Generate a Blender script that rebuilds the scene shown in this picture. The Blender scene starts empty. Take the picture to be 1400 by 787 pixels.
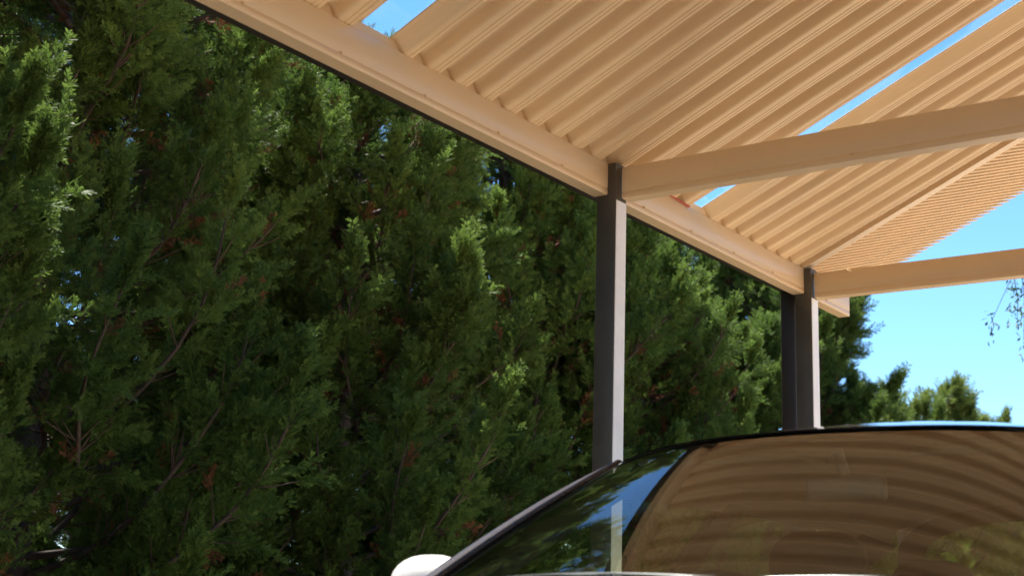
import bpy, bmesh, math, random
import numpy as np
from mathutils import Vector, Matrix
R = math.radians
SC = bpy.context.scene
COL = SC.collection
CAM_Z = 0.97

# ------------------------------------------------------------------ camera
cam = bpy.data.cameras.new('camera')
camo = bpy.data.objects.new('camera', cam)
COL.objects.link(camo)
rot = Matrix(((0.8194326, 0.10729078, 0.56304431),
              (0.57230486, -0.20727814, -0.7934122),
              (0.03158096, 0.97238082, -0.2312535)))
camo.matrix_world = Matrix.Translation((0, 0, CAM_Z)) @ rot.to_4x4()
cam.lens = 49.24
cam.sensor_width = 36
cam.clip_start = 0.05
cam.clip_end = 3000
cam.dof.use_dof = True
cam.dof.focus_distance = 4.8
cam.dof.aperture_fstop = 4.5
SC.camera = camo

# ------------------------------------------------------------------ light
SUN_EL, SUN_AZ = 64, -60            # degrees; azimuth measured from +Y towards +X
w = bpy.data.worlds.new('World')
SC.world = w
w.use_nodes = True
nt = w.node_tree
nt.nodes.clear()
sky = nt.nodes.new('ShaderNodeTexSky')
sky.sky_type = 'NISHITA'
sky.sun_disc = False
sky.sun_elevation = R(SUN_EL)
sky.sun_rotation = R(SUN_AZ)
sky.air_density = 0.75
sky.dust_density = 0.0
sky.ozone_density = 3.0
bg = nt.nodes.new('ShaderNodeBackground')
bg.inputs[1].default_value = 0.072
wo = nt.nodes.new('ShaderNodeOutputWorld')
hs = nt.nodes.new('ShaderNodeHueSaturation')
hs.inputs['Hue'].default_value = 0.496
hs.inputs['Saturation'].default_value = 1.16
nt.links.new(sky.outputs[0], hs.inputs['Color'])
nt.links.new(hs.outputs[0], bg.inputs[0])
nt.links.new(bg.outputs[0], wo.inputs[0])
sun = bpy.data.lights.new('sun', 'SUN')
sun.energy = 4.5
sun.angle = R(0.5)
sun.color = (1.0, 0.95, 0.87)
suno = bpy.data.objects.new('sun', sun)
COL.objects.link(suno)
sd = Vector((math.sin(R(SUN_AZ)) * math.cos(R(SUN_EL)), math.cos(R(SUN_AZ)) * math.cos(R(SUN_EL)), math.sin(R(SUN_EL))))
suno.rotation_euler = sd.to_track_quat('Z', 'Y').to_euler()
suno.location = sd * 30
SC.view_settings.view_transform = 'Standard'
SC.view_settings.look = 'None'
SC.view_settings.gamma = 1
SC.view_settings.use_curve_mapping = False
SC.view_settings.exposure = 2.07
SC.cycles.max_bounces = 10
SC.cycles.diffuse_bounces = 5
SC.cycles.transparent_max_bounces = 16
SC.cycles.caustics_reflective = False
SC.cycles.caustics_refractive = False
SC.cycles.sample_clamp_indirect = 6

# ------------------------------------------------------------------ helpers
def tag(o, label=None, cat=None, group=None, kind=None):
    if label: o['label'] = label
    if cat: o['category'] = cat
    if group: o['group'] = group
    if kind: o['kind'] = kind
    return o

def empty(name, loc=(0, 0, 0), rz=0.0):
    o = bpy.data.objects.new(name, None)
    COL.objects.link(o)
    o.location = loc
    o.rotation_euler = (0, 0, rz)
    o.empty_display_size = 0.2
    return o

def link(name, me, parent=None):
    o = bpy.data.objects.new(name, me)
    COL.objects.link(o)
    if parent is not None:
        o.parent = parent
    return o

class MB:
    """collects shapes, builds them as one mesh object (coordinates in the parent's frame)"""
    def __init__(self):
        self.v, self.f = [], []
    def add(self, vs, fs):
        b = len(self.v)
        self.v += [tuple(p) for p in vs]
        self.f += [tuple(b + i for i in f) for f in fs]
        return self
    def box(self, lo, hi, bev=0.0):
        x0, y0, z0 = lo; x1, y1, z1 = hi
        if bev <= 0:
            vs = [(x0, y0, z0), (x1, y0, z0), (x1, y1, z0), (x0, y1, z0), (x0, y0, z1), (x1, y0, z1), (x1, y1, z1), (x0, y1, z1)]
            fs = [(0, 3, 2, 1), (4, 5, 6, 7), (0, 1, 5, 4), (1, 2, 6, 5), (2, 3, 7, 6), (3, 0, 4, 7)]
            return self.add(vs, fs)
        bm = bmesh.new()
        bmesh.ops.create_cube(bm, size=1)
        for v in bm.verts:
            v.co = ((x0 + x1) / 2 + v.co.x * (x1 - x0), (y0 + y1) / 2 + v.co.y * (y1 - y0), (z0 + z1) / 2 + v.co.z * (z1 - z0))
        bmesh.ops.bevel(bm, geom=bm.edges[:], offset=bev, segments=3, affect='EDGES', profile=0.6)
        return self.bm(bm)
    def bm(self, bm):
        bm.verts.index_update()
        self.add([v.co[:] for v in bm.verts], [[v.index for v in f.verts] for f in bm.faces])
        bm.free()
        return self
    def tube(self, pts, rad, n=8, cap=True):
        pts = [Vector(p) for p in pts]
        if not hasattr(rad, '__len__'): rad = [rad] * len(pts)
        vs, fs = [], []
        up = Vector((0.13, 0.21, 0.97))
        for i, p in enumerate(pts):
            d = (pts[min(i + 1, len(pts) - 1)] - pts[max(i - 1, 0)]).normalized()
            a = d.cross(up)
            if a.length < 0.05: a = d.cross(Vector((1, 0, 0)))
            a.normalize()
            b = d.cross(a)
            for k in range(n):
                t = 2 * math.pi * k / n
                vs.append(p + (a * math.cos(t) + b * math.sin(t)) * rad[i])
        for i in range(len(pts) - 1):
            for k in range(n):
                fs.append((i * n + k, i * n + (k + 1) % n, (i + 1) * n + (k + 1) % n, (i + 1) * n + k))
        if cap:
            fs.append(tuple(range(n))[::-1])
            fs.append(tuple((len(pts) - 1) * n + k for k in range(n)))
        return self.add(vs, fs)
    def grid(self, rows):
        """rows: list of equal-length lists of points"""
        n = len(rows[0])
        vs = [p for r in rows for p in r]
        fs = [(i * n + j, i * n + j + 1, (i + 1) * n + j + 1, (i + 1) * n + j) for i in range(len(rows) - 1) for j in range(n - 1)]
        return self.add(vs, fs)
    def ellipsoid(self, c, r, seg=24, ring=14, shape=None):
        rows = []
        for i in range(ring + 1):
            t = math.pi * i / ring
            row = []
            for k in range(seg + 1):
                a = 2 * math.pi * k / seg
                p = Vector((math.sin(t) * math.cos(a), math.sin(t) * math.sin(a), math.cos(t)))
                if shape: p = Vector(shape(p))
                row.append((c[0] + p.x * r[0], c[1] + p.y * r[1], c[2] + p.z * r[2]))
            rows.append(row)
        return self.grid(rows)
    def torus(self, c, R0, r0, axis='x', n=40, m=10):
        rows = []
        for i in range(n + 1):
            a = 2 * math.pi * i / n
            row = []
            for j in range(m + 1):
                b = 2 * math.pi * j / m
                q = R0 + r0 * math.cos(b)
                p = (r0 * math.sin(b), q * math.cos(a), q * math.sin(a))
                if axis == 'y': p = (p[1], p[0], p[2])
                row.append((c[0] + p[0], c[1] + p[1], c[2] + p[2]))
            rows.append(row)
        return self.grid(rows)
    def build(self, name, mat, parent=None, smooth=None, merge=True):
        me = bpy.data.meshes.new(name)
        me.from_pydata(self.v, [], self.f)
        if merge:
            bm = bmesh.new(); bm.from_mesh(me)
            bmesh.ops.remove_doubles(bm, verts=bm.verts[:], dist=1e-5)
            bmesh.ops.recalc_face_normals(bm, faces=bm.faces[:])
            bm.to_mesh(me); bm.free()
        me.materials.append(mat)
        if smooth is not None:
            me.polygons.foreach_set('use_smooth', [True] * len(me.polygons))
            if smooth < 180: me.set_sharp_from_angle(angle=R(smooth))
        me.update()
        return link(name, me, parent)

# ------------------------------------------------------------------ materials
def newmat(name):
    m = bpy.data.materials.new(name)
    m.use_nodes = True
    return m, m.node_tree, m.node_tree.nodes['Principled BSDF']

def N(nt, t, **kw):
    n = nt.nodes.new(t)
    for k, v in kw.items(): setattr(n, k, v)
    return n

def paint(name, c, rough=0.4, metal=0.0, coat=0.0, spec=0.5, var=0.08, scale=3.0, bump=0.0, stretch=(1, 1, 1), rvar=0.08):
    m, nt, p = newmat(name)
    tc = N(nt, 'ShaderNodeTexCoord')
    mp = N(nt, 'ShaderNodeMapping'); mp.inputs['Scale'].default_value = stretch
    no = N(nt, 'ShaderNodeTexNoise'); no.inputs['Scale'].default_value = scale; no.inputs['Detail'].default_value = 8; no.inputs['Roughness'].default_value = 0.65
    nt.links.new(tc.outputs['Object'], mp.inputs[0]); nt.links.new(mp.outputs[0], no.inputs['Vector'])
    ra = N(nt, 'ShaderNodeValToRGB')
    ra.color_ramp.elements[0].position = 0.3; ra.color_ramp.elements[1].position = 0.7
    ra.color_ramp.elements[0].color = (*[x * (1 - var) for x in c], 1)
    ra.color_ramp.elements[1].color = (*[min(1, x * (1 + var)) for x in c], 1)
    nt.links.new(no.outputs['Fac'], ra.inputs[0]); nt.links.new(ra.outputs[0], p.inputs['Base Color'])
    mr = N(nt, 'ShaderNodeMapRange')
    mr.inputs['To Min'].default_value = max(0.02, rough - rvar); mr.inputs['To Max'].default_value = rough + rvar
    nt.links.new(no.outputs['Fac'], mr.inputs['Value']); nt.links.new(mr.outputs[0], p.inputs['Roughness'])
    p.inputs['Metallic'].default_value = metal
    p.inputs['Coat Weight'].default_value = coat
    p.inputs['Coat Roughness'].default_value = 0.04
    p.inputs['Specular IOR Level'].default_value = spec
    if bump > 0:
        b = N(nt, 'ShaderNodeBump'); b.inputs['Strength'].default_value = bump; b.inputs['Distance'].default_value = 0.01
        nt.links.new(no.outputs['Fac'], b.inputs['Height']); nt.links.new(b.outputs[0], p.inputs['Normal'])
    return m

def glass(name, tint, ior=1.9, rough=0.0):
    m, nt, p = newmat(name)
    nt.nodes.remove(p)
    out = nt.nodes['Material Output']
    tr = N(nt, 'ShaderNodeBsdfTransparent'); tr.inputs[0].default_value = (*tint, 1)
    gl = N(nt, 'ShaderNodeBsdfGlossy'); gl.inputs['Roughness'].default_value = rough; gl.inputs[0].default_value = (1, 1, 1, 1)
    fr = N(nt, 'ShaderNodeFresnel')
    ge = N(nt, 'ShaderNodeNewGeometry')            # same reflectance from either side of the thin pane
    mi = N(nt, 'ShaderNodeMapRange'); mi.inputs['To Min'].default_value = ior; mi.inputs['To Max'].default_value = 1 / ior
    nt.links.new(ge.outputs['Backfacing'], mi.inputs['Value']); nt.links.new(mi.outputs[0], fr.inputs[0])
    mx = N(nt, 'ShaderNodeMixShader')
    nt.links.new(fr.outputs[0], mx.inputs[0]); nt.links.new(tr.outputs[0], mx.inputs[1]); nt.links.new(gl.outputs[0], mx.inputs[2])
    nt.links.new(mx.outputs[0], out.inputs[0])
    return m

def foliage(name, dark, light, trans=0.25, rough=0.65):
    m, nt, p = newmat(name)
    out = nt.nodes['Material Output']
    at = N(nt, 'ShaderNodeAttribute', attribute_name='tint')
    oi = N(nt, 'ShaderNodeObjectInfo')
    ra = N(nt, 'ShaderNodeValToRGB')
    ra.color_ramp.elements[0].color = (*dark, 1); ra.color_ramp.elements[1].color = (*light, 1)
    nt.links.new(at.outputs['Fac'], ra.inputs[0])
    hs = N(nt, 'ShaderNodeHueSaturation')
    mr = N(nt, 'ShaderNodeMapRange'); mr.inputs['To Min'].default_value = 0.85; mr.inputs['To Max'].default_value = 1.15
    nt.links.new(oi.outputs['Random'], mr.inputs['Value']); nt.links.new(mr.outputs[0], hs.inputs['Value'])
    nt.links.new(ra.outputs[0], hs.inputs['Color'])
    p.inputs['Roughness'].default_value = rough
    p.inputs['Specular IOR Level'].default_value = 0.18
    nt.links.new(hs.outputs[0], p.inputs['Base Color'])
    tl = N(nt, 'ShaderNodeBsdfTranslucent')
    nt.links.new(hs.outputs[0], tl.inputs[0])
    mx = N(nt, 'ShaderNodeMixShader'); mx.inputs[0].default_value = trans
    nt.links.new(p.outputs[0], mx.inputs[1]); nt.links.new(tl.outputs[0], mx.inputs[2]); nt.links.new(mx.outputs[0], out.inputs[0])
    return m

M = {}
M['cream'] = paint('cream_paint', (0.66, 0.495, 0.305), rough=0.33, var=0.035, scale=2.2)
M['sheet'] = paint('cream_sheet', (0.67, 0.48, 0.268), rough=0.42, var=0.09, scale=5, stretch=(0.25, 3, 1))
M['bronze'] = paint('bronze_post', (0.052, 0.048, 0.040), rough=0.36, metal=0.0, var=0.15, scale=9, spec=0.7)
M['pale_lit_face'] = paint('pale_lit_face', (0.80, 0.80, 0.81), rough=0.4, var=0.10, scale=6, spec=0.5)  # bright inner side of the posts, its lit look put into the colour
M['gutter'] = paint('bronze_gutter', (0.035, 0.028, 0.024), rough=0.35, var=0.1)
M['white_car'] = paint('white_car_paint', (0.74, 0.735, 0.73), rough=0.25, coat=1.0, var=0.01)
M['black_trim'] = paint('black_trim', (0.012, 0.012, 0.013), rough=0.28, var=0.1, scale=20)
M['ceramic'] = paint('ceramic_border', (0.012, 0.012, 0.012), rough=0.8, spec=0.0, var=0.1, scale=20)
M['rubber'] = paint('rubber', (0.02, 0.02, 0.02), rough=0.8, var=0.2, scale=12)
M['headliner'] = paint('headliner_cloth', (0.16, 0.14, 0.12), rough=0.9, var=0.06, scale=60)
M['interior'] = paint('interior_plastic', (0.03, 0.028, 0.027), rough=0.6, var=0.12, scale=30, bump=0.1)
M['seat'] = paint('seat_fabric', (0.04, 0.037, 0.035), rough=0.85, var=0.15, scale=80, bump=0.2)
M['alloy'] = paint('alloy', (0.55, 0.55, 0.56), rough=0.28, metal=1.0, var=0.05)
M['mirror'] = paint('mirror_silver', (0.9, 0.9, 0.9), rough=0.02, metal=1.0, var=0.0, rvar=0.0)
M['grey_plastic'] = paint('grey_plastic', (0.11, 0.105, 0.10), rough=0.5, var=0.05)
M['windscreen'] = glass('windscreen_glass', (0.70, 0.73, 0.60), 2.05)
M['glass'] = glass('side_glass', (0.80, 0.84, 0.70), 1.6)
M['pane'] = glass('clear_sheet', (0.95, 0.985, 0.99), 1.12)
M['lamp'] = paint('lamp_lens', (0.7, 0.72, 0.75), rough=0.08, var=0.1, scale=40, coat=1)
M['red_lamp'] = paint('tail_lens', (0.35, 0.01, 0.01), rough=0.1, var=0.1, coat=1)
M['red'] = paint('red_sealant', (0.42, 0.06, 0.03), rough=0.6, var=0.1, scale=20)
M['bark'] = paint('bark', (0.06, 0.042, 0.032), rough=0.9, var=0.45, scale=14, bump=0.8, stretch=(1, 1, 0.2))
M['twig'] = paint('twig_bark', (0.085, 0.05, 0.035), rough=0.85, var=0.3, scale=20)
M['conifer'] = foliage('conifer_leaf', (0.038, 0.081, 0.016), (0.130, 0.202, 0.040), 0.4)
M['pale_conifer'] = foliage('pale_conifer_leaf', (0.070, 0.110, 0.022), (0.17, 0.22, 0.05), 0.4)
M['dead'] = foliage('dead_leaf', (0.10, 0.040, 0.020), (0.23, 0.095, 0.045), 0.2, 0.8)
M['weep'] = foliage('weeping_leaf', (0.05, 0.09, 0.04), (0.10, 0.15, 0.07), 0.3)
M['earth'] = paint('earth', (0.17, 0.12, 0.08), rough=0.95, var=0.35, scale=2.5, bump=0.5)
M['concrete'] = paint('warm_concrete', (0.42, 0.34, 0.26), rough=0.85, var=0.16, scale=1.3, bump=0.15)

# ------------------------------------------------------------------ ground
g = MB()
S = 600
g.add([(-S, -S, -0.10), (S, -S, -0.10), (S, S, -0.10), (-S, S, -0.10)], [(0, 1, 2, 3)])
tag(g.build('ground', M['earth'], merge=False), kind='structure')
d = MB()
d.box((-2.75, 0.6, -0.12), (14.0, 26.0, 0.0))
tag(d.build('driveway', M['concrete']), kind='structure')

# ------------------------------------------------------------------ carport
TA = 0.4584                       # roof slope
XB = -2.265                       # inner face of the side beam
ZB = CAM_Z + 1.35                 # underside of the side beam
ZT = CAM_Z + 1.457                # its top
XR = 0.20                         # ridge
Y0, Y1 = -2.55, 5.775             # ends of the roof
cp = empty('carport', (0, 0, 0))
tag(cp, 'cream steel carport with corrugated gable roof on dark bronze posts', 'carport')
mx = lambda x: 2 * XR - x         # mirror in the ridge plane

def rz_(x):                       # roof plane height (left slope)
    return ZT + TA * (x - XB)

def c_beam(a, b, out, zlo, zhi, fl=0.05, t=0.003):
    """C section from a to b (xy), web on the near side, flanges towards `out`; two shallow grooves in the web"""
    mb = MB()
    h = zhi - zlo
    prof = [(fl, 0.012), (fl, 0), (0.003, 0), (0.0, 0.004), (0, 0.016), (0.0014, 0.0185), (0.0014, 0.0215), (0, 0.024),
            (0, h - 0.004), (0.003, h), (fl, h), (fl, h - 0.012)]
    inner = [(min(max(u, t), fl - t) if 1 else u, min(max(v, t), h - t)) for u, v in prof]
    inner[0] = (fl - t, 0.012); inner[-1] = (fl - t, h - 0.012)
    a, b, out = Vector((*a, 0)), Vector((*b, 0)), Vector((*out, 0))
    rows = []
    for p in (a, b):
        rows.append([p + out * u + Vector((0, 0, zlo + v)) for u, v in prof])
    rows2 = []
    for p in (a, b):
        rows2.append([p + out * u + Vector((0, 0, zlo + v)) for u, v in inner])
    mb.grid(rows)
    mb.grid(rows2)
    n = len(prof)
    for k in (0, 1):               # close the two ends
        for i in range(n - 1):
            mb.add([rows[k][i], rows[k][i + 1], rows2[k][i + 1], rows2[k][i]], [(0, 1, 2, 3)])
    for i in (0, n - 1):
        mb.add([rows[0][i], rows[1][i], rows2[1][i], rows2[0][i]], [(0, 1, 2, 3)])
    return mb

PX0, PX1 = -2.306, -2.235         # post, across
POST_Y = [(-1.90, -1.83), (3.710, 3.777), (5.272, 5.340)]
def screws(mb, pts, axis, r=0.0042):
    for p in pts:
        o = Vector(axis) * 0.003
        mb.tube([Vector(p), Vector(p) + o], r, 6)
for side in (0, 1):
    fx = (lambda x: x) if side == 0 else mx
    s = 1 if side == 0 else -1
    segs = [(Y0 + 0.05, POST_Y[0][0]), (POST_Y[0][1], POST_Y[1][0]), (POST_Y[1][1], POST_Y[2][0]), (POST_Y[2][1], Y1 - 0.01)]
    for (ya, yb) in segs:
        bm_ = c_beam((fx(XB), ya + 0.001), (fx(XB), yb - 0.001), (-s, 0), ZB, ZT)
        ys = np.arange(ya + 0.17, yb - 0.05, 0.34)
        screws(bm_, [(fx(XB), float(y), ZB + 0.021) for y in ys], (s, 0, 0))
        bm_.build('side_beam', M['cream'], cp, smooth=50)
    for (ya, yb) in POST_Y:
        xa, xb = sorted((fx(PX0), fx(PX1)))
        MB().box((xa, ya, -0.02), (xb, yb, ZT - 0.001), 0.003).build('post', M['bronze'], cp, smooth=35)
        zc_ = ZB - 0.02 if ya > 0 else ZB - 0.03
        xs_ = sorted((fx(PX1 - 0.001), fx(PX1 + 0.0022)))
        MB().box((xs_[0], ya + 0.003, 0.0), (xs_[1], yb - 0.003, zc_)).build('post_lit_face', M['pale_lit_face'], cp)  # pale plate added so the post's inner face looks lit
    # gutter: U section outside the beam
    xa = fx(-2.319); xo = fx(-2.42)
    gm = MB()
    zg = CAM_Z + 1.394
    prof = [(xo, zg + 0.07), (xo, zg + 0.004), (xo + 0.004 * s, zg), (xa - 0.004 * s, zg), (xa, zg + 0.004), (xa, zg + 0.055)]
    pin = [(xo + 0.002 * s, zg + 0.07), (xo + 0.002 * s, zg + 0.005), (xo + 0.005 * s, zg + 0.002), (xa - 0.005 * s, zg + 0.002), (xa - 0.002 * s, zg + 0.005), (xa - 0.002 * s, zg + 0.055)]
    for pr in (prof, pin):
        gm.grid([[(x, y, z) for x, z in pr] for y in (Y0, Y1 - 0.02)])
    for y in (Y0, Y1 - 0.02):
        gm.add([(x, y, z) for x, z in prof], [tuple(range(6))])
    gm.build('gutter', M['gutter'], cp, smooth=40)
    # downpipe just outside the far post
    xa, xb = sorted((fx(-2.418), fx(-2.352)))
    MB().box((xa, 5.374, -0.02), (xb, 5.424, zg + 0.01), 0.008).build('downpipe', M['gutter'], cp, smooth=40)

# ties across from post to post
for i, (yf, zl, zh) in enumerate(((-1.87, ZB - 0.008, ZT - 0.008), (3.743, CAM_Z + 1.3425, CAM_Z + 1.4485), (5.300, CAM_Z + 1.334, CAM_Z + 1.4395))):
    tm = c_beam((PX1 + 0.003, yf), (mx(PX1) - 0.003, yf), (0, 1), zl, zh)
    screws(tm, [(float(x), yf, zl + 0.021) for x in np.arange(PX1 + 0.12, mx(PX1) - 0.1, 0.33)], (0, -1, 0))
    tm.build('tie_beam', M['cream'], cp, smooth=50)

# roof sheets
PITCH = 0.1215
def sheet_profile(y0, y1, phase):
    """trapezoid ribs (y, dz); phase = y of one crest edge; lap rib kept flat at the y0 end"""
    pts = []
    k0 = int(math.floor((y0 - phase) / PITCH)) - 1
    k1 = int(math.ceil((y1 - phase) / PITCH)) + 1
    base = [(0.0, 0.029), (0.0025, 0.031), (0.006, 0.0318), (0.020, 0.0318), (0.026, 0.0305), (0.031, 0.0265), (0.037, 0.019), (0.043, 0.0105), (0.048, 0.004), (0.053, 0.001), (0.058, 0.0),
            (0.070, 0.0), (0.0725, 0.0018), (0.076, 0.0018), (0.0785, 0.0), (0.086, 0.0), (0.0885, 0.0018), (0.092, 0.0018), (0.0945, 0.0), (0.1025, 0.0), (0.1055, 0.0015)]
    for k in range(k0, k1 + 1):
        for a, b in base:
            pts.append((phase + k * PITCH + a, b))
    ys = [p[0] for p in pts]; zs = [p[1] for p in pts]
    sel = [(y0, float(np.interp(y0, ys, zs)))] + [(a, b) for a, b in pts if y0 < a < y1] + [(y1, float(np.interp(y1, ys, zs)))]
    return sel

def slope_sheet(prof, side, name, mat, x0=XB - 0.085, x1=XR - 0.01, lift=0.001, thick=0.0018, smooth=28):
    mb = MB()
    nseg = 12
    xs = [x0 + (x1 - x0) * i / nseg for i in range(nseg + 1)]
    c, s_ = 1 / math.hypot(1, TA), TA / math.hypot(1, TA)
    rng = random.Random(int(prof[0][0] * 1000) + side)
    sag = [rng.uniform(-0.0012, 0.0012) for _ in xs]
    def P(x, y, dz):
        xx = x - s_ * dz; zz = rz_(x) + lift + c * dz
        return (xx if side == 0 else mx(xx), y, zz)
    lo = [[P(x, y, dz + sag[i]) for y, dz in prof] for i, x in enumerate(xs)]
    hi = [[P(x, y, dz + sag[i] + thick) for y, dz in prof] for i, x in enumerate(xs)]
    mb.grid(lo); mb.grid(hi)
    n = len(prof)
    for r_, q_ in ((lo[0], hi[0]), (lo[-1], hi[-1])):
        mb.grid([r_, q_])
    mb.grid([[r[0] for r in lo], [r[0] for r in hi]]); mb.grid([[r[-1] for r in lo], [r[-1] for r in hi]])
    return mb.build(name, mat, cp, smooth=smooth)

# strips between the clear slots
SHEETS = [(-2.45, 0.80), (0.905, 2.497), (2.612, 4.266), (4.385, 5.262)]
SLOTS = [(0.80, 0.905), (2.497, 2.612), (4.266, 4.385)]
PH = 2.715
for side in (0, 1):
    for k, (a, b) in enumerate(SHEETS):
        ph = PH if k < 3 else 4.489 + 0.018
        prof = sheet_profile(a, b, ph)
        # the edge next to a slot is a raised lap rib with a small vertical return
        if k > 0:
            prof = [(a + 0.002, 0.028), (a, 0.030), (a + 0.003, 0.0318), (a + 0.016, 0.0318), (a + 0.022, 0.030), (a + 0.052, 0.003), (a + 0.058, 0.0)] + [p for p in prof if p[0] > a + 0.060]
        slope_sheet(prof, side, 'roof_sheet', M['sheet'])
    for (a, b) in SLOTS:
        slope_sheet([(a - 0.012, 0.0335), (b + 0.012, 0.0335)], side, 'clear_roof_strip', M['pane'], x0=XB - 0.07, thick=0.002)
    # barge strip beyond the last rib, and the fine ribbed soffit sheet with its ragged end
    slope_sheet([(5.264, 0.033), (5.268, 0.0), (5.322, 0.004)], side, 'barge_strip', M['cream'])
    sb = MB()
    x0, x1 = XB - 0.08, XR - 0.01
    # ribs run askew over the slope: direction (dx, dy) = (0.59, 0.81)
    pitch = 0.027
    n = int((x1 - x0) / pitch)
    c = 1 / math.hypot(1, TA); s_ = TA * c
    rowlo, rowhi = [], []
    rng = random.Random(7 + side)
    for j in range(5):
        v = j / 4
        rl, rh = [], []
        for i in range(-76, 4 * n + 1):
            y = 5.324 + (5.735 - 5.324) * v + (0.06 * (i % 4 < 2) if j == 4 else 0)
            x = x0 + (x1 - x0) * (i // 4 + (0, 0.46, 0.54, 1.0)[i % 4] * 1.0) / n + (y - 5.324) * 0.72
            dz = 0.004 + 0.009 * (i % 4 > 1)
            xx = x - s_ * dz; zz = ZT + TA * (x - XB) + c * dz
            xx = max(min(xx, XR - 0.004), x0)
            zz = ZT + TA * (max(min(x, XR), x0) - XB) + c * dz
            rl.append((xx if side == 0 else mx(xx), y, zz)); rh.append((xx if side == 0 else mx(xx), y, zz + 0.0015))
        rowlo.append(rl); rowhi.append(rh)
    sb.grid(rowlo); sb.grid(rowhi); sb.grid([rowlo[-1], rowhi[-1]]); sb.grid([rowlo[0], rowhi[0]])
    sb.build('ribbed_soffit', M['sheet'], cp)
for side in (0, 1):
    xa_ = XB - 0.012
    ec = MB().box((xa_ - 0.004, Y0 + 0.02, ZT - 0.02), (xa_, 5.26, ZT + 0.030))
    if side: ec.v = [(mx(x), y, z) for x, y, z in ec.v]
    ec.build('eave_closure', M['cream'], cp)
# ridge cap and gutter sealant
rc = MB()
for zo in (0.046, 0.048):
    rc.grid([[(XR - 0.14, y, rz_(XR - 0.14) + zo), (XR, y, rz_(XR) + zo), (XR + 0.14, y, rz_(XR - 0.14) + zo)] for y in (Y0, Y1 - 0.04)])
rc.build('ridge_cap', M['cream'], cp)
MB().tube([(XB + 0.0035, 3.98, ZT - 0.001), (XB + 0.004, 4.08, ZT + 0.003), (XB + 0.004, 4.18, ZT + 0.001), (XB + 0.0035, 4.262, ZT - 0.002)], 0.0035, 6).build('sealant_bead', M['red'], cp, smooth=60)

# ------------------------------------------------------------------ car
XC = -1.10
car = empty('hatchback_car', (XC, 0, 0))
tag(car, 'white hatchback parked nose out under the cream carport roof', 'car')
def Z(r): return r + CAM_Z
NS = 24
def header(u):      # windscreen top edge
    a = abs(u)
    x = 0.56 * u
    y = 2.68 + 0.12 * a ** 2.6
    z = Z(0.376 + 0.022 * (1 - a ** 2) - 0.012 * a ** 6)
    return Vector((x, y, z))
def cowl(u):
    a = abs(u)
    return Vector((0.735 * u, 2.17 + 0.13 * a ** 2, Z(0.052 + 0.012 * (1 - a ** 2))))
def ws(u, v, off=0.0):
    p = cowl(u).lerp(header(u), v)
    b = 4 * v * (1 - v) * 0.009
    return p + Vector((0.006 * u * 4 * v * (1 - v), -0.5, 0.86)) * (b + off) if True else p
def uu(n=NS): return [-1 + 2 * i / n for i in range(n + 1)]
def corner_u(v):    # rounded upper corners of the glass
    return 1.0 if v < 0.86 else math.sqrt(max(0.0, 1 - ((v - 0.86) / 0.14) ** 2)) * 0.09 + 0.91
vs_ = [i / 20 for i in range(21)]
rows = [[ws(u * 0.985, 0.0 + v * 0.985) for u in uu()] for v in vs_]
MB().grid(rows).build('windscreen', M['windscreen'], car, smooth=180)
# black ceramic border, outside of the glass
fr = MB()
def border(u, v, o): return ws(u, v, o)
for s in (-1, 1):
    fr.grid([[border(s * (1.0 - 0.046 * k / 2), v, 0.003) for k in range(3)] for v in vs_])
fr.grid([[border(u, 1.0 - 0.020 * k / 2 - (0.06 * max(0, abs(u) - 0.88) / 0.12) * (k / 2), 0.0035) for u in uu(40)] for k in range(3)])
fr.build('windscreen_seal', M['ceramic'], car, smooth=180)
# roof
def roofp(u, v):
    a = abs(u)
    h = header(u) + Vector((0, 0.008, 0.004))
    yr = 4.52 + 0.05 * a ** 2
    y = h.y + (yr - h.y) * v
    wd = 0.575 + 0.035 * math.sin(math.pi * min(1, v * 1.1)) * (1 - v) - 0.02 * v
    x = (0.56 + (wd - 0.56) * min(1, v * 4)) * u
    zc = 0.062 * math.sin(math.pi * (0.62 * v)) - 0.075 * v ** 2 * 0.9
    ze = 0.040 * math.sin(math.pi * 0.62 * v) - 0.075 * v ** 2 * 0.8
    z = h.z + zc * (1 - a ** 2) + ze * a ** 2 + 0.042 * math.sin(min(1, v * 3.6) * math.pi / 2) * (1 - a ** 2)
    return Vector((x, y, z))
rv = [i / 24 for i in range(25)]
MB().grid([[roofp(u, v) for u in uu()] for v in rv]).build('roof', M['white_car'], car, smooth=180)
MB().grid([[roofp(u * 0.97, 0.01 + v * 0.97) + Vector((0, 0, -0.028)) for u in uu()] for v in rv]).build('headliner', M['headliner'], car, smooth=180)
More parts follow.
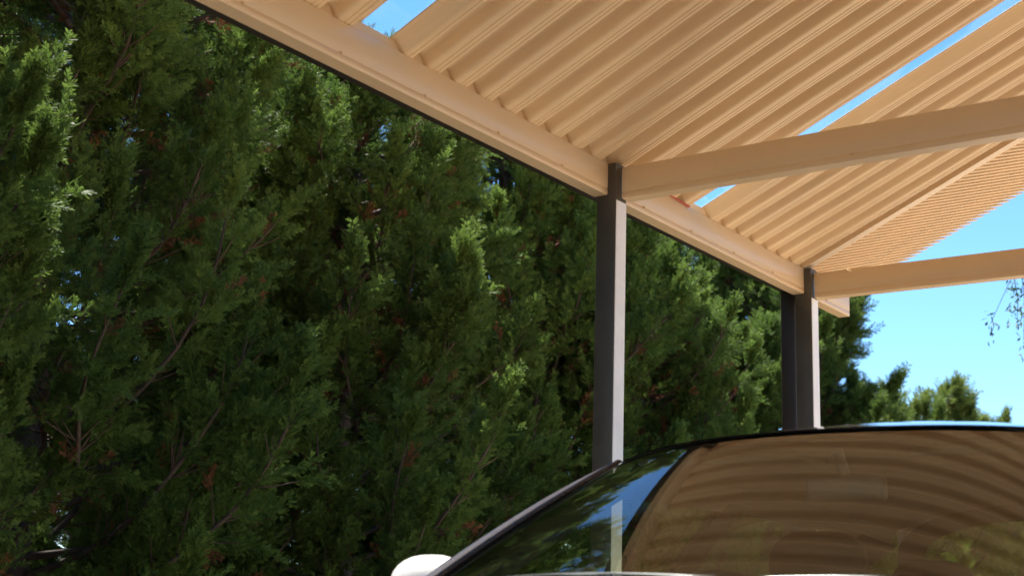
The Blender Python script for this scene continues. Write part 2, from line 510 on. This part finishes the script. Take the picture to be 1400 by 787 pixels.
# body sides
BELT = lambda y: Z(0.030) + 0.05 * min(1, max(0, (y - 2.3) / 2.4)) if y > 2.3 else Z(0.030) - 0.20 * ((2.3 - y) / 1.2) ** 1.6
YN, YT = 1.08, 5.12
def halfw(y):
    t = (y - YN) / (YT - YN)
    nose = min(1, max(0.0, t) / 0.16); tail = min(1, max(0.0, 1 - t) / 0.10)
    return 0.885 * (0.80 + 0.20 * math.sin(nose * math.pi / 2)) * (0.88 + 0.12 * math.sin(tail * math.pi / 2))
WY = (1.83, 4.42)
def lowz(y):
    z = 0.20
    for wy in WY:
        dd = 0.355 ** 2 - (y - wy) ** 2
        if dd > 0: z = max(z, 0.30 + math.sqrt(dd))
    return z
ys = sorted(set([round(YN + (YT - YN) * i / 90, 4) for i in range(91)] + [wy + s * 0.3545 for wy in WY for s in (-1, 1)]))
body = MB()
for s in (-1, 1):
    rows = []
    for y in ys:
        w_ = halfw(y); zb = BELT(y); zl = lowz(y); row = []
        for k in range(13):
            t = k / 12
            z = zl + (zb - zl) * t
            q = (z - 0.2) / (zb - 0.2)
            x = w_ * (0.965 + 0.035 * math.sin(q * math.pi * 0.9)) - 0.03 * max(0, q - 0.82) / 0.18
            row.append((s * x, y, z))
        rows.append(row)
    body.grid(rows)
    # arch lips turned inwards
    for wy in WY:
        yy = [wy - 0.3545 + 0.709 * i / 30 for i in range(31)]
        body.grid([[(s * halfw(y) * 0.965, y, lowz(y)) for y in yy], [(s * (halfw(y) * 0.965 - 0.16), y, lowz(y)) for y in yy]])
# nose and tail faces
for y, sg in ((YN, 1), (YT, -1)):
    rows = []
    for k in range(13):
        t = k / 12
        zb = BELT(y); z = 0.2 + (zb - 0.2) * t
        wv = halfw(y) * (0.965 + 0.035 * math.sin(t * math.pi * 0.9)) - 0.03 * max(0, t - 0.82) / 0.18
        rows.append([(wv * u, y - sg * 0.13 * (1 - u * u) * (0.6 + 0.4 * math.sin(math.pi * t)), z) for u in uu()])
    body.grid(rows)
body.build('body', M['white_car'], car, smooth=40)
# hood
def hoodp(u, t):
    a = abs(u)
    yb = cowl(u).y - 0.035
    yf = YN - 0.13 * (1 - u * u) * 0.6
    y = yf + (yb - yf) * t
    ye = YN + (2.28 - YN) * t
    w_ = halfw(ye) * (0.965 + 0.035 * math.sin(math.pi * 0.9)) - 0.03
    wb = min(w_, 0.86)
    ze = BELT(ye)
    zc = Z(0.080) - 0.21 * (1 - t) ** 2.2
    z = ze * a ** 2.5 + max(zc, ze) * (1 - a ** 2.5)
    if t > 0.94: z -= 0.008 * ((t - 0.94) / 0.06) ** 2 * (1 - a ** 4)
    return Vector((wb * u, y * (1 - a ** 6) + ye * a ** 6, z))
MB().grid([[hoodp(u, t / 30) for u in uu(28)] for t in range(31)]).build('hood', M['white_car'], car, smooth=180)
# cowl panel under the wipers
MB().grid([[cowl(u) + Vector((0, 0.03 - 0.07 * k, -0.004 - 0.018 * k)) for u in uu()] for k in (0, 1)]).build('cowl_panel', M['black_trim'], car)
# pillars and rails
for s in (-1, 1):
    ap = MB()
    rows = []
    for i in range(25):
        v = i / 24
        a0 = ws(s * 1.0, v, 0.002)
        out = Vector((s * 0.066, 0.012, 0.0))
        out = out * (1 - 0.62 * v ** 4)
        rows.append([a0 + out * q + Vector((0, 0, h * (1 - 0.4 * v ** 4))) for q, h in ((0.30, -0.012), (0.34, 0.004), (0.48, 0.009), (0.66, 0.006), (0.85, -0.006), (1.0, -0.03), (0.7, -0.06))])
    ap.grid(rows)
    MB().grid([[ws(s * q, i / 24, -h) for q, h in ((1.0, 0.012), (0.97, 0.022), (0.93, 0.045), (0.925, 0.075))] for i in range(25)]).build('pillar_lining', M['interior'], car, smooth=180)
    wm = MB()
    wm.grid([[ws(s * 0.995, i / 24, 0.0035) + Vector((s * q, 0.18 * q, h)) for q, h in ((0.0, 0.0), (0.004, 0.004), (0.014, 0.005), (0.020, 0.002), (0.022, -0.012))] for i in range(25)])
    wm.build('windscreen_moulding', M['black_trim'], car, smooth=180)
    ap.build('pillar', M['white_car'], car, smooth=180)
    MB().grid([[roofp(s * 0.97, 0.01 + v * 0.97) + Vector((0, 0, -0.028)), roofp(s, v) + Vector((s * 0.012, 0, -0.05)), roofp(s, v) + Vector((s * 0.020, 0, -0.085))] for v in rv]).build('headliner_side', M['headliner'], car, smooth=180)
    rail = MB(); rows = []
    for v in rv:
        p = roofp(s, v)
        rows.append([p, p + Vector((s * 0.018, 0, -0.012)), p + Vector((s * 0.032, 0, -0.04)), p + Vector((s * 0.030, 0, -0.065)), p + Vector((-s * 0.02, 0, -0.07))])
    rail.grid(rows); rail.build('roof_rail', M['white_car'], car, smooth=180)
    # side glass: front door and rear door panes
    def sidep(y, t):
        v = (y - 2.80) / (4.52 - 2.80)
        top = roofp(s, min(1, max(0, v))) + Vector((s * 0.024, 0, -0.064))
        top.y = y
        bot = Vector((s * (halfw(y) - 0.06), y, BELT(y) + 0.004))
        return bot.lerp(top, t) + Vector((s * 0.02 * 4 * t * (1 - t), 0, 0))
    for ya, yb, nm in ((2.50, 3.42, 'side_window'), (3.49, 4.28, 'side_window')):
        rows = []
        for i in range(13):
            y = ya + (yb - ya) * i / 12
            row = []
            for k in range(9):
                t = k / 8
                if nm and ya < 3:
                    tmax = min(1, max(0.02, (y - 2.36) / (2.86 - 2.36)))
                    t *= tmax
                row.append(sidep(max(y, 2.3), t))
            rows.append(row)
        MB().grid(rows).build(nm, M['glass'], car, smooth=180)
    for ya, yb, nm, mt in ((3.415, 3.495, 'pillar', 'black_trim'), (4.275, 4.56, 'pillar', 'white_car')):
        MB().grid([[sidep(ya + (yb - ya) * i / 4, k / 8) + Vector((s * 0.004, 0, 0)) for k in range(9)] for i in range(5)]).build(nm, M[mt], car, smooth=180)
    MB().grid([[sidep(ya, k / 8) + Vector((-s * 0.03, 0, 0)) for k in range(9)] for ya in (3.40, 3.51)]).build('pillar_lining', M['interior'], car, smooth=180)
    MB().grid([[sidep(ya, k / 8) + Vector((-s * 0.03, 0, 0)) for k in range(9)] for ya in (4.26, 4.40, 4.56)]).build('pillar_lining', M['interior'], car, smooth=180)
    # door mirror
    mp = empty('door_mirror', (s * 0.868, 2.50, Z(0.062))); mp.parent = car
    MB().ellipsoid((0, 0, 0), (0.105, 0.07, 0.078), shape=lambda p: (math.copysign(abs(p.x) ** 0.8, p.x), p.y if p.y < 0 else p.y * 0.35, math.copysign(abs(p.z) ** 0.85, p.z))).build('mirror_shell', M['white_car'], mp, smooth=180)
    MB().ellipsoid((0, 0.002, -0.045), (0.096, 0.068, 0.040)).build('mirror_base', M['black_trim'], mp, smooth=180)
    MB().ellipsoid((0, 0.024, 0), (0.100, 0.006, 0.066)).build('mirror_glass', M['mirror'], mp, smooth=180)
    MB().tube([(-s * 0.13, 0.03, -0.07), (-s * 0.06, 0.005, -0.045)], [0.022, 0.026], 10).build('mirror_arm', M['black_trim'], mp, smooth=60)
    # lamps
    hl = MB(); rows = []
    for i in range(9):
        u = s * (0.48 + 0.44 * i / 8)
        rows.append([hoodp(u, 0.0) + Vector((s * 0.004, -0.012 + 0.22 * max(0, abs(u) - 0.8), -0.015 - 0.12 * k / 4 * (0.6 + 0.05 * i))) for k in range(5)])
    hl.grid(rows); hl.build('headlight', M['lamp'], car, smooth=180)
    MB().box((s * 0.60 - 0.12, YT - 0.012, Z(-0.18)), (s * 0.60 + 0.12, YT + 0.03, Z(0.0)), 0.02).build('tail_light', M['red_lamp'], car, smooth=60)
    # door handle
    for y in (3.28, 4.10):
        MB().box((s * halfw(y) - 0.012, y - 0.09, Z(-0.075)), (s * halfw(y) + 0.022, y + 0.09, Z(-0.048)), 0.01).build('door_handle', M['white_car'], car, smooth=60)
    for wy in WY:
        wh = empty('wheel', (s * 0.78, wy, 0.305)); wh.parent = car
        MB().torus((0, 0, 0), 0.245, 0.068, 'x', 44, 14).build('tyre', M['rubber'], wh, smooth=180)
        rim = MB()
        rim.torus((s * 0.03, 0, 0), 0.185, 0.016, 'x', 36, 8)
        for k in range(5):
            a = 2 * math.pi * k / 5
            rim.tube([(s * 0.05, 0, 0), (s * 0.035, 0.185 * math.cos(a), 0.185 * math.sin(a))], [0.03, 0.02], 8)
        rim.tube([(s * 0.0, 0, 0), (s * 0.07, 0, 0)], 0.045, 16)
        rim.build('rim', M['alloy'], wh, smooth=50)
# tailgate with its window
def tail(u, t):
    a = abs(u)
    top = roofp(u, 1.0) + Vector((0, 0.004, -0.004))
    bot = Vector((0.70 * u, 5.06 - 0.05 * (u * u - 1) * -1, Z(0.075)))
    return top.lerp(bot, t)
tg = MB()
nu, nv = 32, 16
for i in range(nu):
    for j in range(nv):
        u0, u1 = -1 + 2 * i / nu, -1 + 2 * (i + 1) / nu
        t0, t1 = j / nv, (j + 1) / nv
        um, tm = (u0 + u1) / 2, (t0 + t1) / 2
        du, dt = abs(um) / 0.90, abs(tm - 0.52) / 0.40
        if du ** 6 + dt ** 6 < 1: continue
        tg.add([tail(u0, t0), tail(u1, t0), tail(u1, t1), tail(u0, t1)], [(0, 1, 2, 3)])
tg.build('tailgate', M['white_car'], car, smooth=180)
MB().grid([[tail(u * 0.93, 0.09 + 0.86 * t / 8) + Vector((0, -0.012, -0.004)) for u in uu()] for t in range(9)]).build('rear_window', M['glass'], car, smooth=180)
# lining of the tailgate, with a rounded opening
tl = MB()
npt = 48
inn, outr = [], []
for k in range(npt + 1):
    a = 2 * math.pi * k / npt
    c_, s_ = math.cos(a), math.sin(a)
    e = 0.42
    uu_, tt_ = math.copysign(abs(c_) ** e, c_), math.copysign(abs(s_) ** e, s_)
    inn.append(tail(0.83 * uu_, 0.53 + 0.37 * tt_) + Vector((0, -0.03, -0.008)))
    outr.append(tail(1.0 * uu_, 0.53 + 0.53 * tt_) + Vector((0, -0.03, -0.008)))
tl.grid([inn, outr]); tl.build('tailgate_lining', M['headliner'], car, smooth=180)
# interior
da = MB()
da.grid([[(0.72 * u, 2.22 + 0.13 * k + 0.12 * u * u * (1 - k / 4), Z(0.030 - 0.004 * k + (0.018 * math.exp(-((u + 0.5) / 0.25) ** 2) * (k / 4))) - (0.09 if k == 4 else 0)) for u in uu()] for k in range(5)])
da.build('dashboard', M['interior'], car, smooth=40)
MB().grid([[(x, y, 0.42) for x in (-0.8, 0.8)] for y in (1.2, 5.0)]).build('cabin_floor', M['interior'], car)
MB().grid([[(x, y, z) for x in (-0.66, 0.66)] for y, z in ((4.42, Z(0.01)), (5.0, Z(0.03)))]).build('parcel_shelf', M['interior'], car)
sw = MB()
sw.torus((0, 0, 0), 0.178, 0.014, 'y', 40, 10)
for a in (0.35, math.pi - 0.35, -math.pi / 2):
    sw.tube([(0, 0.02, 0), (0.17 * math.cos(a), 0, 0.17 * math.sin(a))], [0.03, 0.016], 8)
sw.ellipsoid((0, 0.01, 0), (0.07, 0.03, 0.06), 16, 10)
so = sw.build('steering_wheel', M['interior'], car, smooth=180)
so.location = (-0.38, 2.86, Z(-0.045)); so.rotation_euler = (R(-24), 0, 0)
def seatback(x, y, hw, ztop, lean=0.16):
    o = empty('seat', (x, y, 0.45)); o.parent = car
    b = MB(); rows = []
    zt = ztop - 0.45
    for i in range(17):
        a = 2 * math.pi * i / 16
        row = []
        for k in range(11):
            t = k / 10
            wv = hw * (1 - 0.22 * t ** 3) * (1.0 if k < 10 else 0.86)
            row.append((wv * math.copysign(abs(math.cos(a)) ** 0.6, math.cos(a)), 0.065 * math.copysign(abs(math.sin(a)) ** 0.7, math.sin(a)) + lean * t, 0.05 + (zt - 0.05) * t))
        rows.append(row)
    b.grid(rows); b.build('backrest', M['seat'], o, smooth=60)
    MB().box((-hw, -0.46, -0.06), (hw, 0.02, 0.08), 0.04).build('cushion', M['seat'], o, smooth=60)
    MB().ellipsoid((0, lean + 0.0, zt + 0.105), (0.135, 0.05, 0.09), shape=lambda p: (math.copysign(abs(p.x) ** 0.7, p.x), p.y, math.copysign(abs(p.z) ** 0.75, p.z))).build('headrest', M['seat'], o, smooth=180)
    for px in (-0.05, 0.05):
        MB().tube([(px, lean, zt - 0.02), (px, lean, zt + 0.05)], 0.006, 6).build('headrest_post', M['alloy'], o)
seatback(-0.37, 3.32, 0.25, Z(0.06))
seatback(0.37, 3.32, 0.25, Z(0.06))
seatback(-0.36, 4.22, 0.26, Z(0.03), 0.12)
seatback(0.36, 4.22, 0.26, Z(0.03), 0.12)
rm = empty('rear_view_mirror', (0.0, 2.76, Z(0.285))); rm.parent = car
MB().box((-0.085, -0.022, -0.027), (0.085, 0.012, 0.027), 0.014).build('mirror_shell', M['grey_plastic'], rm, smooth=60)
MB().box((-0.078, 0.0125, -0.021), (0.078, 0.0145, 0.021)).build('mirror_glass', M['mirror'], rm)
MB().tube([(0, -0.01, 0.03), (0, -0.05, 0.075)], 0.012, 8).build('mirror_stalk', M['grey_plastic'], rm, smooth=60)
for s in (-1, 1):
    MB().box((s * 0.32 - 0.2, 2.80, Z(0.352)), (s * 0.32 + 0.2, 2.95, Z(0.372)), 0.008).build('sun_visor', M['headliner'], car, smooth=60)
# wipers
for x0, x1 in ((-0.55, 0.0), (0.08, 0.58)):
    pts = [ws(x0 / 0.73 + (x1 - x0) / 0.73 * i / 8, 0.015 + 0.02 * math.sin(i / 8 * math.pi), 0.012) for i in range(9)]
    MB().tube(pts, 0.006, 6).build('wiper', M['black_trim'], car, smooth=60)

# ------------------------------------------------------------------ conifers
def quads_mesh(name, quads, mats, tint, midx=None):
    """quads (n,4,3) -> mesh with a per-vertex tint"""
    n = len(quads)
    me = bpy.data.meshes.new(name)
    me.vertices.add(4 * n); me.loops.add(4 * n); me.polygons.add(n)
    me.vertices.foreach_set('co', np.ascontiguousarray(quads, np.float32).ravel())
    me.loops.foreach_set('vertex_index', np.arange(4 * n, dtype=np.int32))
    me.polygons.foreach_set('loop_start', np.arange(0, 4 * n, 4, dtype=np.int32))
    for m in mats: me.materials.append(m)
    if midx is not None:
        me.polygons.foreach_set('material_index', np.asarray(midx, np.int32))
    at = me.attributes.new('tint', 'FLOAT', 'POINT')
    at.data.foreach_set('value', np.repeat(np.clip(tint, 0, 1), 4).astype(np.float32))
    me.update(calc_edges=True)
    return me

def nrm(a): return a / (np.linalg.norm(a, axis=-1, keepdims=True) + 1e-9)

def kites(base, dirs, L, W, side):
    """diamond leaves: base (n,3), unit dirs, lengths, widths, unit side vectors"""
    tip = base + dirs * L[:, None]
    mid = base + dirs * (L * 0.55)[:, None]
    return np.stack([base, mid + side * (W / 2)[:, None], tip, mid - side * (W / 2)[:, None]], 1)

def plume(rng, L=0.22, n2=22, w=0.0047, loose=1.0):
    """a feathery conifer plume along +Z, flattened in XZ; returns quads and a 0..1 age (tips lighter)"""
    B, D, LL, WW, SS, A = [], [], [], [], [], []
    bend = rng.normal(0, 0.10, 2)
    def axis(t): return np.array([bend[0] * t * t * L, bend[1] * t * t * L, t * L])
    for i in range(n2):
        t = 0.06 + 0.94 * i / n2 + rng.normal(0, 0.01)
        sgn = 1 if i % 2 else -1
        phi = rng.normal(0, 0.75) + (0 if sgn > 0 else math.pi)
        el = math.radians(rng.uniform(32, 55))
        d = np.array([math.cos(phi) * math.sin(el), math.sin(phi) * math.sin(el) * 0.8, math.cos(el)])
        d /= np.linalg.norm(d)
        l2 = (0.085 * (1 - t) ** 0.75 + 0.018) * rng.uniform(0.7, 1.25) * L / 0.22
        pn = np.cross(d, rng.normal(0, 1, 3)); pn /= np.linalg.norm(pn)
        s2 = np.cross(pn, d)
        b0 = axis(t)
        n3 = max(3, int(l2 / 0.0060))
        for k in range(n3):
            q = (k + 0.5) / n3
            for sg in (-1, 1):
                if rng.random() < 0.12: continue
                a3 = math.radians(rng.uniform(22, 48))
                dd = d * math.cos(a3) + s2 * sg * math.sin(a3) + pn * rng.normal(0, 0.22)
                dd /= np.linalg.norm(dd)
                B.append(b0 + d * l2 * q); D.append(dd); LL.append((0.015 * (1 - q) ** 0.5 + 0.009) * rng.uniform(0.7, 1.3)); WW.append(w * rng.uniform(0.75, 1.2))
                sv = np.cross(dd, pn + rng.normal(0, 0.5, 3)); SS.append(sv / np.linalg.norm(sv)); A.append(0.25 * q + 0.2 * t)
        B.append(b0); D.append(d); LL.append(l2 * 1.1); WW.append(w * 0.8); SS.append(s2); A.append(0.2 * t)
    B.append(np.zeros(3)); D.append(np.array([0, 0, 1.0])); LL.append(L * 1.05); WW.append(w); SS.append(np.array([1.0, 0, 0])); A.append(0.1)
    return kites(np.array(B), np.array(D), np.array(LL), np.array(WW), np.array(SS)), np.array(A)

PL_RNG = np.random.default_rng(5)
PLUMES = [plume(PL_RNG, 0.145 + 0.016 * i, 20) for i in range(5)]
PLUMES_DEAD = [plume(PL_RNG, 0.13, 9, 0.005) for _ in range(2)]

def frames(z, rng):
    """rotation matrices whose third column is z, spun at random"""
    r = rng.normal(0, 1, z.shape)
    x = nrm(np.cross(r, z)); y = np.cross(z, x)
    return np.stack([x, y, z], -1)

def conifer(seed, H=5.2, RAD=1.12, nbr=128, npl=82, dens=1.0, spiky=0.0, dead=0.06, zmin=0.15, leaf='conifer'):
    """returns crown mesh and trunk mesh (shared by copies)"""
    rng = np.random.default_rng(seed)
    P, Zd, Sc, Ti, De = [], [], [], [], []
    wood = MB(); brown = MB()
    tr = [(0.05 * math.sin(z * 1.3 + seed), 0.05 * math.cos(z * 1.1 + seed), z - 0.25) for z in np.linspace(0, H * 0.93, 12)]
    wood.tube(tr, [0.105 * (1 - 0.93 * i / 11) + 0.006 for i in range(12)], 10)
    ga = 2.39996
    for i in range(nbr):
        f = (i + rng.random()) / nbr
        z0 = zmin + (H * 0.90 - zmin) * f
        az = i * ga + rng.normal(0, 0.35)
        reach = RAD * (1 - (z0 / H) ** 1.7) ** 0.75 * rng.uniform(0.68, 1.22) + 0.10
        el0 = math.radians(rng.uniform(2, 30)); el1 = math.radians(rng.uniform(45, 85) + 8 * spiky)
        n = 9
        p = np.array([0.05 * math.sin(z0 * 1.3 + seed), 0.05 * math.cos(z0 * 1.1 + seed), z0])
        pts = [p.copy()]; dirs = []
        step = reach / n * 1.22
        for k in range(n):
            e = el0 + (el1 - el0) * (k / (n - 1)) ** 1.6
            a = az + 0.25 * math.sin(k * 0.9 + i)
            d = np.array([math.cos(a) * math.cos(e), math.sin(a) * math.cos(e), math.sin(e)])
            p = p + d * step; pts.append(p.copy()); dirs.append(d)
        dirs.append(dirs[-1])
        pts = np.array(pts); dirs = np.array(dirs)
        Lb = step * n
        wood.tube([tuple(q) for q in pts], [0.015 * (1 - 0.88 * k / n) + 0.0015 for k in range(n + 1)], 5, cap=False)
        tb = rng.random() * 0.5
        m = int(npl * dens * rng.uniform(0.75, 1.2))
        ts = 1 - rng.random(m) ** 1.25 * 0.76
        ts[:2] = 1.0
        for t in ts:
            kf = t * n; k = min(n - 1, int(kf)); q = pts[k] + (pts[k + 1] - pts[k]) * (kf - k)
            ax = dirs[k]
            r = rng.normal(0, 1, 3); r -= ax * (r @ ax); r /= np.linalg.norm(r)
            ang = math.radians(rng.uniform(25, 62)) * (1.12 - t * 0.95 if t > 0.9 else 1)
            zd = ax * math.cos(ang) + r * math.sin(ang); zd[2] += 0.28; zd /= np.linalg.norm(zd)
            # side twig carries the plume away from the branch axis
            off = rng.uniform(0.0, 0.24) * (1.02 - t) ** 0.5 * 1.2
            q2 = q + zd * off
            isd = (rng.random() < dead * (2.6 if t < 0.62 else 0.3))
            if off > 0.07 and rng.random() < 0.5:
                brown.tube([tuple(q), tuple(q + zd * off * 0.5 + np.array([0, 0, -0.006])), tuple(q2 + zd * 0.04)], [0.0042, 0.003, 0.0016], 3, cap=False)
            P.append(q2); Zd.append(zd); Sc.append(rng.uniform(0.60, 1.02)); Ti.append(tb + rng.random() * 0.3); De.append(isd)
    P = np.array(P); Zd = np.array(Zd); Sc = np.array(Sc); Ti = np.array(Ti); De = np.array(De)
    F = frames(Zd, rng)
    which = rng.integers(0, len(PLUMES), len(P))
    Q, T, MI = [], [], []
    for k, (pq, pa) in enumerate(PLUMES):
        s = np.where((which == k) & ~De)[0]
        if not len(s): continue
        q = np.einsum('nij,mkj->nmki', F[s] * Sc[s][:, None, None], pq) + P[s][:, None, None, :]
        Q.append(q.reshape(-1, 4, 3)); T.append((Ti[s][:, None] + pa[None, :]).ravel()); MI.append(np.zeros(len(s) * len(pq), np.int32))
    for k, (pq, pa) in enumerate(PLUMES_DEAD):
        s = np.where((which % 2 == k) & De)[0]
        if not len(s): continue
        q = np.einsum('nij,mkj->nmki', F[s] * Sc[s][:, None, None], pq) + P[s][:, None, None, :]
        Q.append(q.reshape(-1, 4, 3)); T.append((Ti[s][:, None] + pa[None, :]).ravel()); MI.append(np.ones(len(s) * len(pq), np.int32))
    me = quads_mesh('crown', np.concatenate(Q), [M[leaf], M['dead']], np.concatenate(T), np.concatenate(MI))
    nb = len(wood.f)
    wood.add(brown.v, brown.f)
    tm = bpy.data.meshes.new('trunk'); tm.from_pydata(wood.v, [], wood.f); tm.materials.append(M['bark']); tm.materials.append(M['twig'])
    tm.polygons.foreach_set('material_index', [0] * nb + [1] * (len(wood.f) - nb))
    tm.polygons.foreach_set('use_smooth', [True] * len(tm.polygons))
    return me, tm

KINDS = [conifer(11), conifer(23), conifer(37)]
MID = conifer(41, H=3.85, RAD=1.12, nbr=102, npl=82)
KINDS.append(MID)
SHORT = conifer(51, H=3.5, RAD=0.95, nbr=105, npl=44, spiky=1.0, dead=0.01, leaf='pale_conifer')
def plant(kind, loc, rz, sc, name, label, cat, group):
    o = empty(name, loc, rz)
    o.scale = sc
    link('crown', kind[0], o); link('trunk', kind[1], o)
    tag(o, label, cat, group)
    return o
GR = 'dense dark conifers in a row beside the carport'
ROW = [
    (0, (-4.45, 0.50, -0.1), 0.3, 1.08, 'dark conifer cut off by the bottom left corner of the frame'),
    (1, (-4.40, 1.90, -0.1), 3.4, 1.05, 'dark shaded conifer filling the left edge of the photo'),
    (2, (-4.68, 3.40, -0.1), 4.1, 1.02, 'tall dark conifer second from the left, its top hidden by the long beam'),
    (3, (-4.38, 4.90, -0.1), 2.2, 0.97, 'conifer with pale upright tips beneath the long gutter, left of the nearer post'),
    (1, (-5.72, 5.80, -0.1), 0.8, 0.885, 'conifer tip set back behind the row, under the clear strip at upper left'),
    (2, (-6.75, 5.45, -0.1), 2.7, 1.38, 'tallest conifer, set far back, mirrored dark in the left side of the windscreen'),
    (0, (-4.65, 6.50, -0.1), 5.3, 0.95, 'tall conifer directly behind the nearer bronze post'),
    (3, (-4.22, 7.10, -0.1), 4.4, 0.88, 'bushy conifer just right of the nearer bronze post'),
    (2, (-5.00, 8.00, -0.1), 0.9, 0.90, 'brighter green conifer seen in the middle between the two bronze posts'),
    (3, (-4.50, 9.10, -0.1), 3.0, 0.86, 'green conifer partly hidden by the far post and its downpipe'),
    (3, (-4.72, 10.25, -0.1), 3.6, 1.10, 'tall conifer just right of the far post, edged against blue sky'),
    (1, (-5.25, 11.15, -0.1), 5.6, 0.90, 'dark conifer behind the tree just right of the far post'),
]
for k, loc, rz, s, lab in ROW:
    plant(KINDS[k], loc, rz, (s, s, s), 'conifer_tree', lab, 'tree', GR)
GS = 'shorter pale green conifers at the end of the row'
SH = [((-4.75, 11.9, -0.1), 0.4, 0.92, 'short conifer with feathery top touching the tall tree at right'),
      ((-4.45, 13.1, -0.1), 2.0, 0.97, 'short light green conifer over the middle of the car roof'),
      ((-4.40, 14.6, -0.1), 3.9, 0.95, 'short spiky conifer left of the gap of sky above the car roof'),
      ((-4.40, 16.2, -0.1), 5.1, 0.88, 'last short conifer above the right end of the car roof')]
for loc, rz, s, lab in SH:
    plant(SHORT, loc, rz, (s, s, s), 'short_conifer', lab, 'tree', GS)

# ------------------------------------------------------------------ drooping tree at the right, mostly out of the frame
def weeping():
    rng = np.random.default_rng(77)
    o = empty('drooping_tree', (-0.1, 10.6, -0.1))
    tag(o, 'thin drooping tree at the right edge with sparse hanging sprigs against blue sky', 'tree')
    wood = MB()
    wood.tube([(0, 0, -0.1), (0.05, 0.02, 0.9), (-0.02, 0.06, 1.8), (0.04, 0.0, 2.6)], [0.10, 0.08, 0.06, 0.035], 10)
    B, D, LL, WW, SS, T = [], [], [], [], [], []
    def sprig(p, L):
        d = np.array([rng.normal(0, 0.18), rng.normal(0, 0.18), -1.0]); d /= np.linalg.norm(d)
        wood.tube([tuple(p), tuple(p + d * L * 0.5 + np.array([0.02, 0, 0])), tuple(p + d * L)], [0.004, 0.003, 0.0015], 4, cap=False)
        for k in range(int(L / 0.0075)):
            q = p + d * L * rng.random() + rng.normal(0, 0.028, 3)
            a = rng.normal(0, 1, 3) + np.array([0, 0, -1.0]); a /= np.linalg.norm(a)
            s = np.cross(a, rng.normal(0, 1, 3)); s /= np.linalg.norm(s)
            B.append(q); D.append(a); LL.append(rng.uniform(0.035, 0.065)); WW.append(rng.uniform(0.012, 0.02)); SS.append(s); T.append(rng.random())
    limbs = []
    for i in range(16):
        a = 2.4 * i + rng.normal(0, 0.2)
        z = rng.uniform(1.5, 2.6)
        r = rng.uniform(1.1, 1.9)
        limbs.append((a, z, r))
    pts_extra = [((-2.60, -0.6, 3.62), 0.42), ((-2.76, -0.62, 3.30), 0.15), ((-2.54, -0.6, 3.62), 0.50), ((-2.48, -0.55, 3.6), 0.35), ((-2.55, -0.6, 3.1), 0.16)]
    for a, z, r in limbs:
        pp = [np.array([math.cos(a) * r * t, math.sin(a) * r * t, z + 0.75 * math.sin(t * 2.0) - 0.15 * t]) for t in np.linspace(0, 1, 7)]
        wood.tube([tuple(q) for q in pp], [0.028 * (1 - 0.85 * k / 6) for k in range(7)], 6, cap=False)
        for _ in range(22):
            t = rng.uniform(0.35, 1); k = min(5, int(t * 6)); q = pp[k] + (pp[k + 1] - pp[k]) * (t * 6 - k)
            if q[0] < -1.75: continue
            sprig(q, rng.uniform(0.3, 0.8))
    # the long thin limb whose tips hang into the frame
    pp = [np.array(v) for v in ((0.0, 0.05, 2.2), (-0.8, -0.2, 3.2), (-1.6, -0.4, 3.66), (-2.2, -0.5, 3.68), (-2.6, -0.6, 3.60), (-2.77, -0.62, 3.25))]
    wood.tube([tuple(q) for q in pp], [0.02, 0.015, 0.01, 0.006, 0.003, 0.002], 5, cap=False)
    for q, L in pts_extra:
        sprig(np.array(q), L)
    kk = kites(np.array(B), np.array(D), np.array(LL), np.array(WW), np.array(SS))
    link('crown', quads_mesh('crown', kk, [M['weep']], np.array(T)), o)
    wood.build('trunk', M['bark'], o, smooth=180, merge=False)
weeping()
